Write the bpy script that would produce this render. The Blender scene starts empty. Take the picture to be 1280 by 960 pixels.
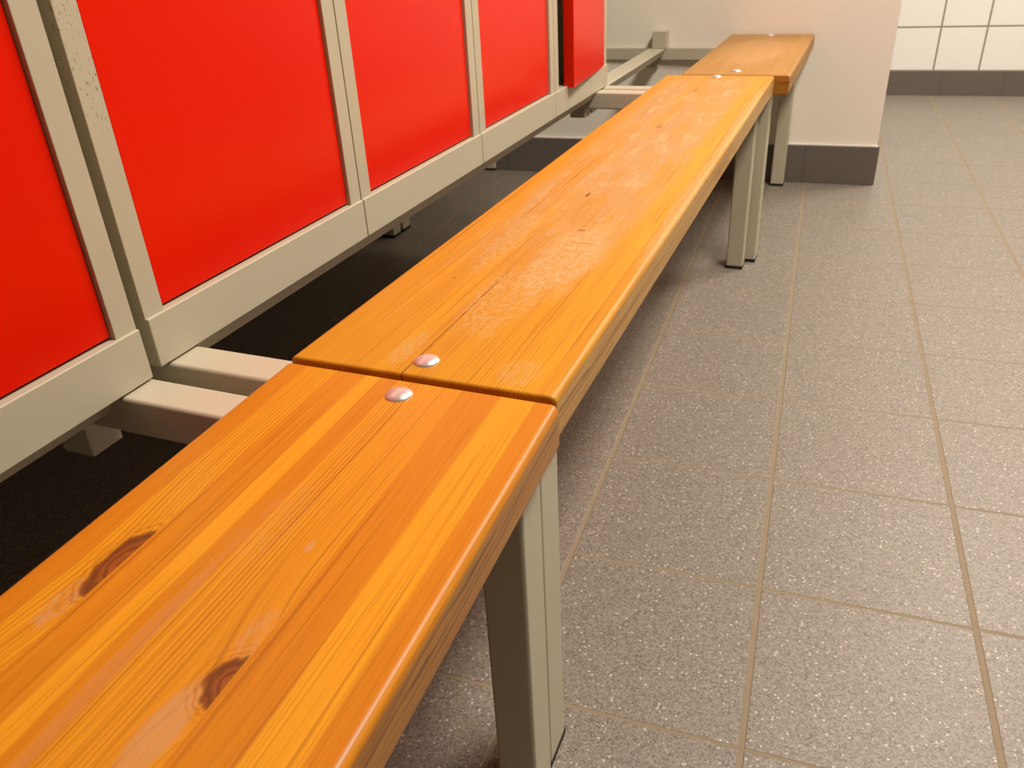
import bpy, bmesh, math
from mathutils import Matrix, Vector

SC = bpy.context.scene
COL = SC.collection

# ------------------------------------------------------------------ helpers
def link(name, bm, mat, parent=None, smooth=True, angle=40):
    me = bpy.data.meshes.new(name)
    bm.normal_update()
    bm.to_mesh(me); bm.free()
    o = bpy.data.objects.new(name, me)
    COL.objects.link(o)
    for m in (mat if isinstance(mat, (list, tuple)) else [mat]):
        me.materials.append(m)
    if smooth:
        me.polygons.foreach_set('use_smooth', [True] * len(me.polygons))
        me.set_sharp_from_angle(angle=math.radians(angle))
        wn = o.modifiers.new('weighted_normals', 'WEIGHTED_NORMAL'); wn.keep_sharp = True; wn.weight = 90
    if parent: o.parent = parent
    return o

def empty(name, loc=(0, 0, 0), rz=0.0):
    o = bpy.data.objects.new(name, None)
    o.empty_display_size = 0.05
    o.location = loc; o.rotation_euler = (0, 0, rz)
    COL.objects.link(o)
    return o

def tag(o, label, cat, group=None):
    o['label'] = label; o['category'] = cat
    if group: o['group'] = group
    return o

def struct(o):
    o['kind'] = 'structure'; return o

def box(bm, a, b, bev=0.0, seg=2):
    """axis-aligned box a..b, all edges rounded by bev"""
    t = bmesh.new()
    bmesh.ops.create_cube(t, size=1.0)
    for v in t.verts:
        v.co = Vector([a[i] + (v.co[i] + .5) * (b[i] - a[i]) for i in range(3)])
    if bev > 0:
        bmesh.ops.bevel(t, geom=list(t.edges), offset=bev, segments=seg, profile=.5, affect='EDGES')
    me = bpy.data.meshes.new('tmp'); t.to_mesh(me); t.free()
    bm.from_mesh(me); bpy.data.meshes.remove(me)
    return bm

def bx(name, a, b, mat, parent=None, bev=0.0, seg=2):
    return link(name, box(bmesh.new(), a, b, bev, seg), mat, parent)

def tube_leg(a, b, r=.004):
    """upright square tube, rounded corners, open-ended look closed by caps"""
    bm = bmesh.new()
    prof = []
    for cx, cy, s in ((b[0]-r, b[1]-r, 0), (a[0]+r, b[1]-r, 90), (a[0]+r, a[1]+r, 180), (b[0]-r, a[1]+r, 270)):
        for k in range(4):
            t = math.radians(s + k * 30)
            prof.append((cx + r*math.cos(t), cy + r*math.sin(t)))
    lo = [bm.verts.new((x, y, a[2])) for x, y in prof]
    hi = [bm.verts.new((x, y, b[2])) for x, y in prof]
    n = len(prof)
    for i in range(n):
        bm.faces.new((lo[i], lo[(i+1) % n], hi[(i+1) % n], hi[i]))
    bm.faces.new(hi); bm.faces.new(lo[::-1])
    return bm

# ------------------------------------------------------------------ node DSL
class G:
    def __init__(s, name, rough=.5, spec=.5):
        s.m = bpy.data.materials.new(name); s.m.use_nodes = True
        s.t = s.m.node_tree; s.b = s.t.nodes['Principled BSDF']
        s.b.inputs['Roughness'].default_value = rough
        s.b.inputs['Specular IOR Level'].default_value = spec
        s.tc = s.t.nodes.new('ShaderNodeTexCoord')
    def n(s, typ, **kw):
        x = s.t.nodes.new(typ)
        for k, v in kw.items(): setattr(x, k, v)
        return x
    def put(s, sock, v):
        if isinstance(v, bpy.types.NodeSocket): s.t.links.new(v, sock)
        elif isinstance(v, (tuple, list)) and len(v) == 3 and len(sock.default_value) == 4: sock.default_value = (*v, 1)
        else: sock.default_value = v
    def f(s, op, a, b=0.0, c=0.0, clamp=False):
        x = s.n('ShaderNodeMath', operation=op, use_clamp=clamp)
        s.put(x.inputs[0], a); s.put(x.inputs[1], b); s.put(x.inputs[2], c)
        return x.outputs[0]
    def add(s, a, b): return s.f('ADD', a, b)
    def sub(s, a, b): return s.f('SUBTRACT', a, b)
    def mul(s, a, b): return s.f('MULTIPLY', a, b)
    def mx(s, a, b): return s.f('MAXIMUM', a, b)
    def xyz(s, src='Object'):
        x = s.n('ShaderNodeSeparateXYZ'); s.t.links.new(s.tc.outputs[src], x.inputs[0])
        return x.outputs
    def vec(s, x, y, z):
        c = s.n('ShaderNodeCombineXYZ')
        for i, v in enumerate((x, y, z)): s.put(c.inputs[i], v)
        return c.outputs[0]
    def noise(s, v, scale=1.0, detail=2.0, rough=.5):
        x = s.n('ShaderNodeTexNoise'); s.put(x.inputs['Vector'], v)
        x.inputs['Scale'].default_value = scale; x.inputs['Detail'].default_value = detail
        x.inputs['Roughness'].default_value = rough
        return x.outputs['Fac']
    def step(s, v, a, b):
        """smoothstep of v from a to b (a may exceed b)"""
        x = s.n('ShaderNodeMapRange', interpolation_type='SMOOTHSTEP')
        s.put(x.inputs['Value'], v)
        lo, hi = (a, b) if a < b else (b, a)
        x.inputs['From Min'].default_value = lo; x.inputs['From Max'].default_value = hi
        x.inputs['To Min'].default_value = 0 if a < b else 1
        x.inputs['To Max'].default_value = 1 if a < b else 0
        return x.outputs[0]
    def mix(s, f, a, b):
        x = s.n('ShaderNodeMix', data_type='RGBA', clamp_factor=True)
        s.put(x.inputs[0], f); s.put(x.inputs[6], a); s.put(x.inputs[7], b)
        return x.outputs[2]
    def ramp(s, v, stops, const=True):
        x = s.n('ShaderNodeValToRGB'); r = x.color_ramp
        r.interpolation = 'CONSTANT' if const else 'LINEAR'
        while len(r.elements) < len(stops): r.elements.new(.5)
        for e, (p, c) in zip(r.elements, stops):
            e.position = p; e.color = (c, c, c, 1)
        s.put(x.inputs[0], v)
        return x.outputs[0]
    def ell(s, x, y, cx, cy, rx, ry):
        """elliptic distance, 1 on the rim"""
        a = s.f('DIVIDE', s.sub(x, cx), rx); b = s.f('DIVIDE', s.sub(y, cy), ry)
        return s.f('SQRT', s.add(s.mul(a, a), s.mul(b, b)))
    def bump(s, h, strength=.2, dist=.001):
        x = s.n('ShaderNodeBump'); x.inputs['Strength'].default_value = strength
        x.inputs['Distance'].default_value = dist
        s.put(x.inputs['Height'], h); s.t.links.new(x.outputs[0], s.b.inputs['Normal'])
    def col(s, c): s.put(s.b.inputs['Base Color'], c)
    def rough(s, c): s.put(s.b.inputs['Roughness'], c)

# ------------------------------------------------------------------ materials
def m_paint(name, c, rough=.45, chips=None):
    g = G(name, rough)
    x, y, z = g.xyz()
    P = g.vec(x, y, z)
    n = g.noise(P, 9, 3)
    c1 = g.mix(n, [v*.96 for v in c], [min(1, v*1.04) for v in c])
    if chips:
        (cy, cz, ry, rz) = chips
        d = g.ell(y, z, cy, cz, ry, rz)
        k = g.noise(g.vec(g.mul(x, 300), g.mul(y, 480), g.mul(z, 170)), 1, 3)
        m = g.mul(g.step(d, 1.0, .5), g.step(k, .63, .67))
        c1 = g.mix(m, c1, (.17, .12, .07))
    g.col(c1)
    g.bump(g.noise(P, 900, 2), .04, .0004)
    return g.m

GREY = (.505, .462, .345)
M_GREY = m_paint('grey_paint', GREY, .42)
M_CHIP = m_paint('grey_paint_chipped', GREY, .42, chips=(.014, .285, .02, .09))
M_RAIL = m_paint('stand_paint', (.545, .495, .375), .40)

def m_red():
    g = G('red_door_paint', .26, .27)
    x, y, z = g.xyz()
    n = g.noise(g.vec(x, y, z), 4, 2)
    g.col(g.mix(n, (.74, .007, .0), (.78, .010, .0)))
    g.b.inputs['Specular Tint'].default_value = (1, .80, .40, 1)
    g.bump(g.noise(g.vec(x, y, z), 700, 2), .03, .0004)
    return g.m
M_RED = m_red()

def m_plain(name, c, rough, metal=0.0):
    g = G(name, rough)
    x, y, z = g.xyz()
    n = g.noise(g.vec(x, y, z), 300, 2)
    g.col(g.mix(n, [v*.9 for v in c], [min(1, v*1.08) for v in c]))
    g.b.inputs['Metallic'].default_value = metal
    return g.m
M_BLACK = m_plain('black_rubber', (.012, .011, .010), .6)
M_STEEL = m_plain('polished_steel', (.80, .76, .75), .28, .6)
M_INSIDE = m_plain('locker_inside_paint', (.30, .28, .23), .6)

W = .2475                     # seat width
STR = (0, .0225, .052, .080, .0945, .1125, .142, .171, .2025, .231)

def m_wood(name, tones, lines, knots=(), pales=(), wear=None, wear_dimc=(.46, .275, .110), dark=(.52, .165, .007), bright=(.82, .40, .020), seams=(), spots=(), sidec=(.44, .19, .022), sidem=.85, sideline=(.12, .045, .006), spec=.4, rough=.34, skew=0.0, pale=(.74, .415, .20)):
    """laminated pine; x across (0..W), y along from the joint, z up; tones/lines one value per strip"""
    g = G(name, rough)
    x, y, z = g.xyz()
    x = g.sub(x, g.mul(y, skew))
    pos = g.f('DIVIDE', x, .26)
    tone = g.ramp(pos, [(s/.26, t) for s, t in zip(STR, tones)])
    line = g.ramp(pos, [(s/.26, t) for s, t in zip(STR, lines)])
    rnd = g.ramp(pos, [(s/.26, (i*.37 + .11) % 1) for i, s in enumerate(STR)])
    xw = x
    # the grain bends round the knots
    for (kx, ky, rx, ry, x0, x1, amp) in knots:
        a = g.ell(x, y, kx, ky, rx*2.6, ry*2.6)
        bell = g.f('EXPONENT', g.mul(g.mul(a, a), -1.0))
        ins = g.mul(g.step(x, x0-.0004, x0+.0004), g.step(x, x1+.0004, x1-.0004))
        xw = g.add(xw, g.mul(g.mul(bell, ins), amp))
    drift = g.noise(g.vec(g.mul(x, 14), g.add(g.mul(y, 1.6), g.mul(rnd, 31)), g.mul(z, 14)), 1, 2)
    xd = g.add(xw, g.mul(g.sub(drift, .5), .012))
    sx = g.add(g.mul(xd, 1.0), g.mul(rnd, 3.3))
    n1 = g.noise(g.vec(g.mul(sx, 120), g.mul(y, 2.2), g.mul(z, 120)), 1, 3, .6)
    n2 = g.noise(g.vec(g.mul(sx, 520), g.mul(y, 5), g.mul(z, 520)), 1, 3, .6)
    n3 = g.noise(g.vec(g.mul(x, 1500), g.mul(y, 60), g.mul(z, 1500)), 1, 2)
    wob = g.add(sx, g.mul(n1, .0035))
    wv = g.f('SINE', g.mul(wob, 2*math.pi/.0032))
    rings = g.step(wv, .35, .98)
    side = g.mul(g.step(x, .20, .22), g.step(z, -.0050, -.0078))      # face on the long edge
    t = g.add(tone, g.add(g.mul(g.sub(n1, .5), .45), g.mul(g.sub(n2, .5), .50)))
    t = g.f('ADD', t, g.mul(g.sub(n3, .5), .22), clamp=True)
    c = g.mix(t, dark, bright)
    lam = g.mul(line, g.sub(1.0, side))
    # the long edge: browner end grain of the outer lamination with drawn-out dark rings
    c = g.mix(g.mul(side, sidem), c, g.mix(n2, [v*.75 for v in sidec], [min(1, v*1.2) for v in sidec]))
    zw = g.add(z, g.mul(g.sub(g.noise(g.vec(g.mul(x, 10), g.mul(y, 5.5), g.mul(z, 45)), 1, 3, .55), .5), .020))
    sl = g.add(g.step(g.f('SINE', g.mul(zw, 2*math.pi/.0062)), .25, .95), g.mul(g.step(g.f('SINE', g.mul(zw, 2*math.pi/.0021)), .2, 1.0), .5))
    sl = g.mul(sl, g.step(g.noise(g.vec(1.3, g.mul(y, 2.4), g.mul(z, 120)), 1, 2), .34, .60))
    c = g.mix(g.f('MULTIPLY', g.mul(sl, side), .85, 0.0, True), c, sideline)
    lnmask = g.mul(g.mul(rings, lam), g.step(g.noise(g.vec(g.mul(sx, 60), g.mul(y, 3), g.mul(z, 60)), 1, 2), .25, .65))
    c = g.mix(g.mul(lnmask, .80), c, (.30, .085, .004))
    late = g.step(n2, .50, .66)
    c = g.mix(g.mul(late, .50), c, (.36, .105, .005))
    n4 = g.noise(g.vec(g.mul(sx, 330), g.mul(y, 1.4), g.mul(z, 330)), 1, 2, .5)
    c = g.mix(g.mul(g.step(n4, .60, .68), .55), c, (.26, .07, .004))
    # glue lines between the laminations
    for s, yy in seams:
        l = g.mul(g.step(g.f('ABSOLUTE', g.sub(x, s)), .0011, .0004), g.step(y, yy, yy*.6))
        c = g.mix(g.mul(l, .8), c, (.13, .045, .008))
    # pale dull rubbed patches
    roughv = rough
    grit = g.noise(g.vec(g.mul(x, 210), g.mul(y, 95), g.mul(z, 100)), 1, 6, .78)
    blot = g.noise(g.vec(g.mul(x, 50), g.mul(y, 16), 0.0), 1, 5, .7)
    streak = g.noise(g.vec(g.mul(x, 260), g.mul(y, 6), g.mul(z, 200)), 1, 3, .6)
    pm = 0.0; wm = None
    for (px, py, rx, ry, amt, x0, x1, gr) in pales:
        d = g.add(g.ell(x, y, px, py, rx, ry), g.mul(g.sub(blot, .5), 1.1))
        m = g.mul(g.step(d, 1.08, .62), amt)
        if x0 is not None:
            m = g.mul(m, g.mul(g.step(x, x0-.0005, x0+.0005), g.step(x, x1+.0005, x1-.0005)))
        m = g.mul(m, g.add(1-gr, g.mul(g.step(grit, .46, .56), gr)))
        pm = g.mx(pm, m) if not isinstance(pm, float) else m
    if wear:
        (y0, y1, y2, y3, x0, x1, x2, x3, amt) = wear
        wy = g.add(y, g.mul(g.sub(blot, .5), .35)); wx = g.add(x, g.mul(g.sub(blot, .5), .05))
        m = g.mul(g.mul(g.step(wy, y0, y1), g.step(wy, y3, y2)), g.mul(g.step(wx, x0, x1), g.step(wx, x3, x2)))
        rs = g.noise(g.vec(g.mul(rnd, 57.0), g.add(g.mul(y, 2.6), g.mul(rnd, 23.0)), 0.0), 1, 3, .6)
        m = g.mul(g.mul(m, amt), g.add(.25, g.mul(g.step(streak, .30, .62), .75)))
        m = g.mul(m, g.add(.35, g.mul(g.step(rs, .36, .56), .65)))
        wm = m
        c = g.mix(wm, c, wear_dimc)  # worn tan, darkened as well to paint in the far end's weaker light
        b2 = g.noise(g.vec(g.mul(x, 38), g.mul(y, 11), 7.0), 1, 5, .72)
        c = g.mix(g.mul(g.mul(wm, g.step(b2, .50, .62)), .75), c, (.58, .385, .175))
        c = g.mix(g.mul(g.mul(wm, g.step(b2, .43, .33)), .40), c, (.46, .22, .05))
    if not isinstance(pm, float):
        c = g.mix(pm, c, pale)
        roughv = g.add(rough, g.mul(pm if wm is None else g.mx(pm, wm), .22))
        # dirt caught in the raw fibre
        c = g.mix(g.mul(g.mul(pm, g.step(grit, .36, .26)), .55), c, (.36, .15, .05))
    for (px, py, rx, ry, amt) in spots:          # nicks and stains
        d = g.add(g.ell(x, y, px, py, rx, ry), g.mul(g.sub(blot, .5), .8))
        c = g.mix(g.mul(g.step(d, 1.1, .6), amt), c, (.10, .035, .010))
    # knots
    for (kx, ky, rx, ry, x0, x1, amp) in knots:
        d = g.add(g.ell(x, y, kx, ky, rx, ry), g.mul(g.sub(g.noise(g.vec(g.mul(x, 160), g.mul(y, 70), 0.0), 1, 3), .5), .5))
        ins = g.mul(g.step(x, x0-.0003, x0+.0003), g.step(x, x1+.0003, x1-.0003))
        kc = g.mix(g.step(d, .45, .95), (.25, .065, .014), (.070, .020, .007))
        kc = g.mix(g.step(g.f('SINE', g.mul(d, 16.0)), .3, .9), kc, (.11, .028, .008))
        c = g.mix(g.mul(g.mul(g.step(d, 1.12, .92), ins), .93), c, kc)
        halo = g.mul(g.mul(g.step(d, 1.9, 1.0), g.step(g.f('SINE', g.mul(d, 22.0)), .2, .9)), ins)
        c = g.mix(g.mul(halo, .45), c, (.30, .085, .010))
    # scattered pale scuffs
    sc = g.noise(g.vec(g.mul(x, 210), g.mul(y, 120), 0.0), 1, 2)
    c = g.mix(g.mul(g.step(sc, .74, .80), .35), c, (.80, .50, .27))
    g.col(c); g.rough(roughv)
    rel = g.mul(n2, .4)
    if not isinstance(pm, float): rel = g.add(rel, g.mul(g.mul(grit, pm), 1.6))
    g.bump(rel, .22, .0008)
    g.b.inputs['Specular IOR Level'].default_value = spec
    return g.m

M_WOOD1 = m_wood('pine_seat_amber', skew=-.0317, pale=(.55, .285, .115),
    tones=(.20, .55, .22, .62, .18, .50, .42, .18, .62, .20),
    lines=(.10, .75, .05, .05, .15, .95, .35, .10, .10, .15),
    knots=((.1735, -.302, .0145, .0165, .1425, .171, -.012), (.0535, -.250, .0150, .030, .0225, .0525, -.012)),
    pales=((.157, -.336, .011, .034, .75, .142, .171, .25), (.166, -.272, .010, .022, .55, .142, .171, .8),
           (.043, -.287, .008, .022, .65, .0225, .0525, .8), (.108, -.300, .007, .11, .35, .0945, .1125, .3),
           (.118, -.19, .02, .05, .22, None, None, .9), (.154, -.202, .003, .006, .7, None, None, .2)))
M_WOOD2 = m_wood('pine_seat_worn', skew=.0026, sidec=(.56, .33, .11), sidem=.85, sideline=(.27, .125, .030), pale=(.55, .365, .155),
    tones=(.42, .55, .50, .62, .50, .48, .58, .60, .78, .52),
    lines=(.10, .45, .55, .10, .30, .40, .45, .35, .55, .60),
    pales=((.160, .29, .040, .13, 1.0, None, None, .7), (.135, .17, .04, .10, .55, None, None, .95),
           (.095, .045, .014, .035, .45, None, None, .7), (.205, .03, .02, .025, .35, None, None, .8),
           (.075, .33, .02, .12, .6, None, None, .9), (.240, .55, .010, .30, .6, None, None, .6),
           (.240, 1.05, .010, .35, .7, None, None, .5)),
    wear=(.12, .60, 1.25, 1.65, .012, .055, .185, .218, 1.0),
    dark=(.47, .185, .008), bright=(.70, .350, .016), seams=((.1115, .30),), rough=.44,
    spots=((.1105, .524, .0022, .011, .85), (.147, .382, .007, .0022, .75), (.110, .952, .004, .016, .40), (.107, 1.306, .004, .03, .30), (.062, .205, .0015, .002, .7), (.165, .339, .02, .0012, .5)))
M_WOOD3 = m_wood('pine_seat_tan', skew=.0043,
    tones=(.45, .60, .50, .62, .48, .60, .52, .55, .66, .45),
    lines=(.10, .30, .25, .10, .20, .30, .25, .20, .30, .30),
    pales=((.12, .4, .09, .30, .35, None, None, .6),),
    dark=(.36, .170, .028), bright=(.49, .262, .056), rough=.42)

PHI = .0463
def m_floor():
    g = G('floor_tiles', .50)
    x, y, z = g.xyz()
    c, s = math.cos(PHI), math.sin(PHI)
    dx = g.sub(x, -.0271); dy = g.sub(y, .8419)
    u = g.f('DIVIDE', g.add(g.mul(dx, c), g.mul(dy, s)), .2533)
    v = g.f('DIVIDE', g.sub(g.mul(dy, c), g.mul(dx, s)), .2490)
    wob = g.noise(g.vec(g.mul(x, 60), g.mul(y, 60), 0.0), 1, 3)
    def joint(t, w):
        fr = g.f('FRACT', g.add(t, 500.5))
        d = g.f('ABSOLUTE', g.sub(fr, .5))
        d = g.add(d, g.mul(g.sub(wob, .5), .006))
        return g.step(d, w*1.25, w*.8)
    jt = g.mx(joint(u, .0135), joint(v, .0085))
    iu = g.f('FLOOR', g.add(u, 500.0)); iv = g.f('FLOOR', g.add(v, 500.0))
    wn = g.n('ShaderNodeTexWhiteNoise', noise_dimensions='2D')
    g.put(wn.inputs['Vector'], g.vec(iu, iv, 0.0))
    vo = g.n('ShaderNodeTexVoronoi'); g.put(vo.inputs['Vector'], g.vec(x, y, 0.0)); vo.inputs['Scale'].default_value = 520
    sp = g.n('ShaderNodeSeparateColor'); g.put(sp.inputs[0], vo.outputs['Color'])
    vo2 = g.n('ShaderNodeTexVoronoi'); g.put(vo2.inputs['Vector'], g.vec(g.add(x, 3.1), y, 0.0)); vo2.inputs['Scale'].default_value = 290
    sp2 = g.n('ShaderNodeSeparateColor'); g.put(sp2.inputs[0], vo2.outputs['Color'])
    n = g.noise(g.vec(x, y, 0.0), 6, 3)
    base = g.mix(n, (.200, .170, .136), (.245, .210, .170))
    base = g.mix(g.mul(wn.outputs[0], .35), base, (.20, .175, .155))
    c1 = g.mix(g.mul(sp.outputs[0], .75), (.095, .080, .063), (.39, .338, .282))
    c1 = g.mix(.30, c1, base)
    spot2 = g.step(vo2.outputs['Distance'], .55, .30)
    c1 = g.mix(g.mul(g.step(sp2.outputs[1], .915, .945), g.mul(spot2, .75)), c1, (.60, .56, .52))
    c1 = g.mix(g.mul(g.step(sp2.outputs[2], .90, .93), g.mul(spot2, .60)), c1, (.075, .060, .052))
    gn = g.noise(g.vec(g.mul(x, 40), g.mul(y, 40), 0.0), 1, 3)
    gc = g.mix(gn, (.215, .163, .100), (.275, .215, .138))
    g.col(g.mix(jt, c1, gc))
    g.rough(g.add(.44, g.mul(jt, .3)))
    g.bump(g.add(g.mul(jt, -1.0), g.mul(sp.outputs[0], .08)), .55, .0015)
    return g.m
M_FLOOR = m_floor()

def m_plaster():
    g = G('painted_wall', .55, .35)
    x, y, z = g.xyz('Generated'); x, y, z = g.xyz()
    P = g.vec(x, y, z)
    n = g.noise(P, 5, 3)
    g.col(g.mix(n, (.87, .805, .70), (.90, .84, .735)))
    g.bump(g.noise(P, 260, 3), .10, .0006)
    return g.m
M_WALL = m_plaster()

M_DULL = m_plain('low_bounce_wall', (.26, .24, .21), .6)  # tone made up for the unseen walls, kept dark to cut bounced light

def m_dark_tile():
    g = G('dark_skirting_tile', .5)
    x, y, z = g.xyz()
    P = g.vec(x, y, z)
    n = g.noise(P, 300, 2); n2 = g.noise(P, 14, 3)
    c = g.mix(n, (.095, .078, .068), (.19, .158, .138))
    c = g.mix(g.mul(n2, .4), c, (.13, .107, .092))
    fr = g.f('ABSOLUTE', g.sub(g.f('FRACT', g.add(g.f('DIVIDE', g.add(x, .21), .2533), 50.0)), .5))
    c = g.mix(g.mul(g.step(fr, .484, .494), .35), c, (.06, .05, .04))
    g.col(c); return g.m
M_DARK = m_dark_tile()

def m_white_tile():
    g = G('white_wall_tile', .18)
    x, y, z = g.xyz()
    # object x runs along the wall
    fu = g.f('ABSOLUTE', g.sub(g.f('FRACT', g.add(g.f('DIVIDE', x, .186), 50.0)), .5))
    fv = g.f('ABSOLUTE', g.sub(g.f('FRACT', g.add(g.f('DIVIDE', g.sub(z, .107), .186), 50.0)), .5))
    jt = g.mx(g.step(fu, .475, .484), g.step(fv, .475, .484))
    g.col(g.mix(jt, (.93, .91, .87), (.33, .27, .21)))
    g.rough(g.add(.16, g.mul(jt, .5)))
    g.bump(g.mul(jt, -1.0), .6, .0015)
    return g.m
M_TILE = m_white_tile()
M_CEIL = m_plain('ceiling_paint', (.38, .36, .33), .7)
M_SEAL = m_plain('white_sealant', (.78, .75, .70), .4)

# ------------------------------------------------------------------ the room
XL, XR, YB, YF, ZC = -1.262, 3.00, -2.20, 4.46, 2.60
struct(bx('floor', (XL-.1, YB-.1, -.06), (XR+.1, YF+.1, 0), M_FLOOR))
struct(bx('ceiling', (XL-.1, YB-.1, ZC), (XR+.1, YF+.1, ZC+.08), M_CEIL))
struct(bx('wall_left', (XL-.1, YB, 0), (XL, YF, ZC), M_DULL))
struct(bx('wall_right', (XR, YB, 0), (XR+.1, YF, ZC), M_DULL))
struct(bx('wall_rear', (XL, YB-.1, 0), (XR, YB, ZC), M_DULL))

# partition at the end of the benches
ang = math.atan2(2.797-2.786, .25)
PW = empty('tmp'); bpy.data.objects.remove(PW)
def wall_piece(name, a, b, mat, loc, rz, bev=0.0, parent=None):
    o = bx(name, a, b, mat, parent, bev)
    if parent is None:
        o.location = loc; o.rotation_euler = (0, 0, rz)
    return o
PL = (.081, 2.797, 0)
wp = struct(wall_piece('wall_partition', (-1.36, 0, 0), (0, .16, ZC), M_WALL, PL, ang, .003))
bb = struct(wall_piece('baseboard_partition', (-1.33, -.009, 0), (.004, 0, .119), M_DARK, PL, ang, .0015))
struct(wall_piece('baseboard_return', (0, 0, 0), (.009, .16, .119), M_DARK, PL, ang, .0015))
struct(wall_piece('trim_1', (-1.33, -.0075, .119), (.003, 0, .1245), M_SEAL, PL, ang, .002))

# tiled wall beyond the opening
FL = (.309, 4.374, 0); fa = math.atan2(4.403-4.361, .566)*.55
struct(wall_piece('wall_far', (-1.6, 0, 0), (2.75, .10, ZC), M_TILE, FL, fa))
struct(wall_piece('baseboard_far', (-1.6, -.009, 0), (2.75, 0, .107), M_DARK, FL, fa, .0015))

# ------------------------------------------------------------------ benches
def seat_mesh(length, dirn, r=.0065, T=.039, skew=0.0, W=W):
    """seat board: rounded long edges, softened ends; x 0..W, z -T..0, y 0..dirn*length"""
    bm = bmesh.new()
    def prof(ins):
        rr = max(r - ins*.5, .002); P = []
        for cx, cz, s in ((W-ins-rr, -ins-rr, 0), (ins+rr, -ins-rr, 90), (ins+rr, -T+ins+rr, 180), (W-ins-rr, -T+ins+rr, 270)):
            for k in range(7):
                t = math.radians(s + 15*k)
                P.append((cx + rr*math.cos(t), cz + rr*math.sin(t)))
        return P
    rings = []
    ys = [(0, .0028), (.0007, .0012), (.0017, .0004), (.003, 0)]
    n = 24
    stations = ys + [(length*k/n, 0) for k in range(1, n)] + [(length-a, b) for a, b in reversed(ys)]
    for yy, ins in stations:
        rings.append([bm.verts.new((px + skew*dirn*yy, dirn*yy, pz)) for px, pz in prof(ins)])
    m = len(rings[0])
    for a, b in zip(rings, rings[1:]):
        for i in range(m):
            q = (a[i], a[(i+1) % m], b[(i+1) % m], b[i])
            bm.faces.new(q if dirn < 0 else q[::-1])
    bm.faces.new(rings[0] if dirn > 0 else rings[0][::-1])
    bm.faces.new(rings[-1][::-1] if dirn > 0 else rings[-1])
    bmesh.ops.recalc_face_normals(bm, faces=list(bm.faces))
    return bm

def bolt_mesh():
    """domed coach-bolt head with a thin flange"""
    bm = bmesh.new()
    prof = [(.0112, -.0004), (.0112, .0006), (.0106, .0014), (.0096, .0022), (.0080, .0031), (.0058, .0040), (.0032, .0045), (.0012, .0047)]
    N = 40; rings = []
    for r_, h in prof:
        rings.append([bm.verts.new((r_*math.cos(2*math.pi*i/N), r_*math.sin(2*math.pi*i/N), h)) for i in range(N)])
    for a, b in zip(rings, rings[1:]):
        for i in range(N): bm.faces.new((a[i], a[(i+1) % N], b[(i+1) % N], b[i]))
    bm.faces.new(rings[-1]); bm.faces.new(rings[0][::-1])
    return bm

ZS = .416                      # top of the stand
def bench(label, xl, yj, skew, zt, length, dirn, wood, bolts, frames, base_rail=None, stub=None, width=W):
    root = empty('locker_bench', (xl, yj, 0))
    tag(root, label, 'bench', 'pine benches in front of the lockers')
    L = lambda p: (p[0]-xl, p[1]-yj, p[2])
    seat = link('seat', seat_mesh(length, dirn, T=zt-.4075, skew=skew, W=width), wood, root, angle=60)
    seat.location = (0, 0, zt)
    seat['label'] = 'laminated pine seat board'
    for (px, py) in bolts:
        b = link('bolt', bolt_mesh(), M_STEEL, seat); b.location = (px + skew*py, py, 0)
        b['label'] = 'domed steel bolt head'
    for (xr, y0, y1, sx0, sx1, sz, ry0, ry1) in frames:
        lx0, lx1 = xr-.040, xr
        # front leg, rear leg, each with its black foot cap
        for nm, a, b, top in (('leg', lx0, lx1, ZS), ('rear_leg', -1.232, -1.192, ZS-.0395)):
            lg = link(nm, tube_leg(L((a, y0, .007)), L((b, y1, top))), M_GREY, root)
            cap = bx('foot_cap', L((a-.0008, y0-.0008, 0)), L((b+.0008, y1+.0008, .009)), M_BLACK, lg, .0015)
            cap['label'] = 'black plastic foot cap'
        bx('cross_rail', L((-1.232, ry0, ZS-.039)), L((lx0-.0005, ry1, ZS)), M_RAIL, root, .004, 3)
        bx('hanging_stub', L((sx0, ry0+.001, sz)), L((sx1, ry1-.001, ZS-.0385)), M_GREY, root, .002)
    if base_rail:
        (a, b, z0, z1) = base_rail
        # folded rail under the lockers, its front flange leaning back towards the floor
        bm = bmesh.new()
        pr = [(-.636, z1), (-.636, z1-.004), (-.600, z1-.004), (-.598, z0), (-.595, z0), (-.583, z1-.001), (-.584, z1)]
        v0 = [bm.verts.new(L((px, a, pz))) for px, pz in pr]; v1 = [bm.verts.new(L((px, b, pz))) for px, pz in pr]
        for i in range(len(pr)):
            j = (i+1) % len(pr); bm.faces.new((v0[i], v0[j], v1[j], v1[i]))
        bm.faces.new(v0[::-1]); bm.faces.new(v1); bmesh.ops.recalc_face_normals(bm, faces=list(bm.faces))
        link('base_rail', bm, M_RAIL, root, angle=30)
    if stub:
        (x0, x1, y0, y1, z0, z1) = stub
        bm = box(bmesh.new(), L((x0, y0, z0)), L((x1, y1, z1)), .002)
        link('upright_stub', bm, M_GREY, root)
    return root

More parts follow.
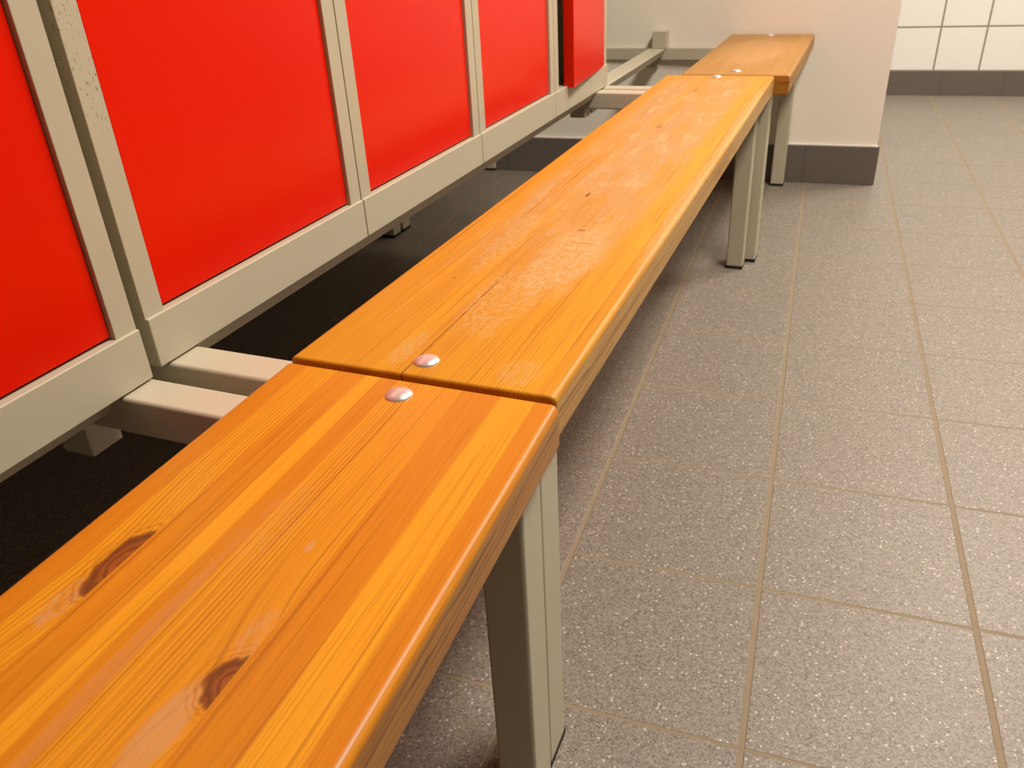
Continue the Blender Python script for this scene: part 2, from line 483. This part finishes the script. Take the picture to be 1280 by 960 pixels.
bench('nearest pine bench with two dark knots, running out of the photo at lower left',
      -.4281+.0317*.007, .5012, -.0317, .4485, 1.505, -1, M_WOOD1, [(.123, -.0235), (.123, -1.480)],
      [(-.194, .455, .4985, -.681, -.641, .337, .447, .487), (-.197, -.992, -.951, -.681, -.641, .337, -.992, -.951)],
      base_rail=(-.950, .4465, .399, .4178), width=.2505)
bench('middle pine bench with pale worn seat between the nearest bench and the short end bench',
      -.4296, .5075, .0026, .450, 1.5035, 1, M_WOOD2, [(.122, .026), (.122, 1.480)],
      [(-.197, .5045, .5500, -.672, -.632, .345, .5145, .5565), (-.2045, 1.962, 2.006, -.650, -.610, .355, 1.962, 2.004)],
      base_rail=(.557, 1.9615, .399, .4178))
bench('short tan pine bench at the far end against the pale wall',
      -.3926, 2.0145, .0043, .4515, .752, 1, M_WOOD3, [(.122, .045), (.122, .722)],
      [(-.1815, 2.0185, 2.062, -.650, -.610, .355, 2.022, 2.062), (-.1815, 2.722, 2.765, -.650, -.610, .355, 2.750, 2.764)],
      base_rail=(2.0625, 2.7495, .392, .4155), stub=(-.626, -.581, 2.7255, 2.7645, .4160, .466))

# ------------------------------------------------------------------ lockers
ZL, ZT = .418, 2.14
XB = -1.135
def locker(label, y0, y1, xf, door=None, chipped=False):
    root = empty('locker', (xf, y0, ZL))
    tag(root, label, 'locker', 'red doored lockers in a row')
    w = y1 - y0; h = ZT - ZL; d = xf - XB
    e = .0009
    bm = bmesh.new()                                  # folded sheet-metal box
    box(bm, (-d, e, 0), (-.018, e+.012, h), .0006)
    box(bm, (-d, w-e-.012, 0), (-.018, w-e, h), .0006)
    box(bm, (-d, e+.012, 0), (-d+.004, w-e-.012, h))
    box(bm, (-d+.004, e+.012, 0), (-.018, w-e-.012, .012))
    box(bm, (-d+.004, e+.012, h-.012), (-.018, w-e-.012, h))
    link('carcass', bm, M_GREY, root)
    bm = bmesh.new()                                  # front stiles and head
    box(bm, (-.026, e, .0495), (-.003, .0255, h), .0012)
    box(bm, (-.026, w-.0255, .0495), (-.003, w-e, h), .0012)
    box(bm, (-.026, .0255, h-.035), (-.003, w-.0255, h), .0012)
    link('front_frame', bm, M_CHIP if chipped else M_GREY, root)
    bm = bmesh.new()
    box(bm, (-.024, e, 0), (0, w-e, .0500), .0014, 3)
    link('bottom_bar', bm, M_GREY, root)
    # door leaf with folded edge; origin at its hinge corner
    dz0, dz1 = .0525, h-.038
    if door is None:
        a, b = .0293, w-.0262
        o = link('door', box(bmesh.new(), (-.024, a-b, dz0), (0, 0, dz1), .0016), M_RED, root)
        o.location = (-.0075, b, 0)
    else:
        (hx, hy, dw, th, rz, zz) = door
        o = link('door', box(bmesh.new(), (-th, -dw, zz), (0, 0, dz1), .0016), M_RED, root)
        o.location = (hx-xf, hy-y0, 0); o.rotation_euler = (0, 0, rz)
        o['label'] = 'red door standing ajar'
    o2 = bx('shelf', (-d+.006, e+.014, 1.25), (-.06, w-e-.014, 1.262), M_INSIDE, root)
    return root

locker('grey locker with red door cut off at the left edge, nearest of the row', .0985, .4860, -.573)
P_ = .3875; Y2 = .502
locker('grey locker with wide red door just past the row gap, scratched left stile', Y2, Y2+P_, -.580, chipped=True)
locker('grey locker with red door, second after the gap in the row', Y2+P_, Y2+2*P_, -.580)
locker('grey locker with narrow looking red door, directly before the one ajar', Y2+2*P_, Y2+3*P_, -.580)
locker('farthest grey locker of the row with its red door ajar', Y2+3*P_, Y2+4*P_, -.580,
       door=(-.5815, 2.0265, .290, .023, math.radians(3.4), .047))

# ------------------------------------------------------------------ light
def area(name, loc, sx, sy, watts, col=(1, .90, .765), rot=(0, 0, 0)):
    l = bpy.data.lights.new(name, 'AREA'); l.shape = 'RECTANGLE'; l.size = sx; l.size_y = sy
    l.energy = watts; l.color = col
    o = bpy.data.objects.new(name, l); o.location = loc; o.rotation_euler = rot
    COL.objects.link(o); return o
area('ceiling_lamp', (.62, 1.18, 2.55), .36, 1.25, 74)
area('ceiling_lamp', (.66, 2.20, 2.55), .36, .6, 12)
area('ceiling_lamp', (1.0, 3.55, 2.55), .5, .9, 70)
w = bpy.data.worlds.new('World'); SC.world = w; w.use_nodes = True
w.node_tree.nodes['Background'].inputs[0].default_value = (1, .9, .8, 1)
w.node_tree.nodes['Background'].inputs[1].default_value = 0.01

# ------------------------------------------------------------------ camera
p, yw, rl, F, H = .5110854, -.4068290, -.0560, 1010.524, .76623
fw = Vector((math.sin(yw)*math.cos(p), math.cos(yw)*math.cos(p), -math.sin(p)))
rt = Vector((math.cos(yw), -math.sin(yw), 0)); up = rt.cross(fw)
r2 = math.cos(rl)*rt + math.sin(rl)*up; u2 = -math.sin(rl)*rt + math.cos(rl)*up
cam = bpy.data.cameras.new('camera'); cam.sensor_width = 36; cam.lens = F/1280*36
cam.clip_start = .02; cam.clip_end = 50
cam.dof.use_dof = True; cam.dof.focus_distance = .85; cam.dof.aperture_fstop = 14
co = bpy.data.objects.new('camera', cam); COL.objects.link(co)
co.matrix_world = Matrix(((r2.x, u2.x, -fw.x, 0), (r2.y, u2.y, -fw.y, 0), (r2.z, u2.z, -fw.z, H), (0, 0, 0, 1)))
SC.camera = co
SC.view_settings.view_transform = 'Standard'; SC.view_settings.look = 'None'
SC.view_settings.gamma = 1; SC.view_settings.exposure = 0; SC.view_settings.use_curve_mapping = False
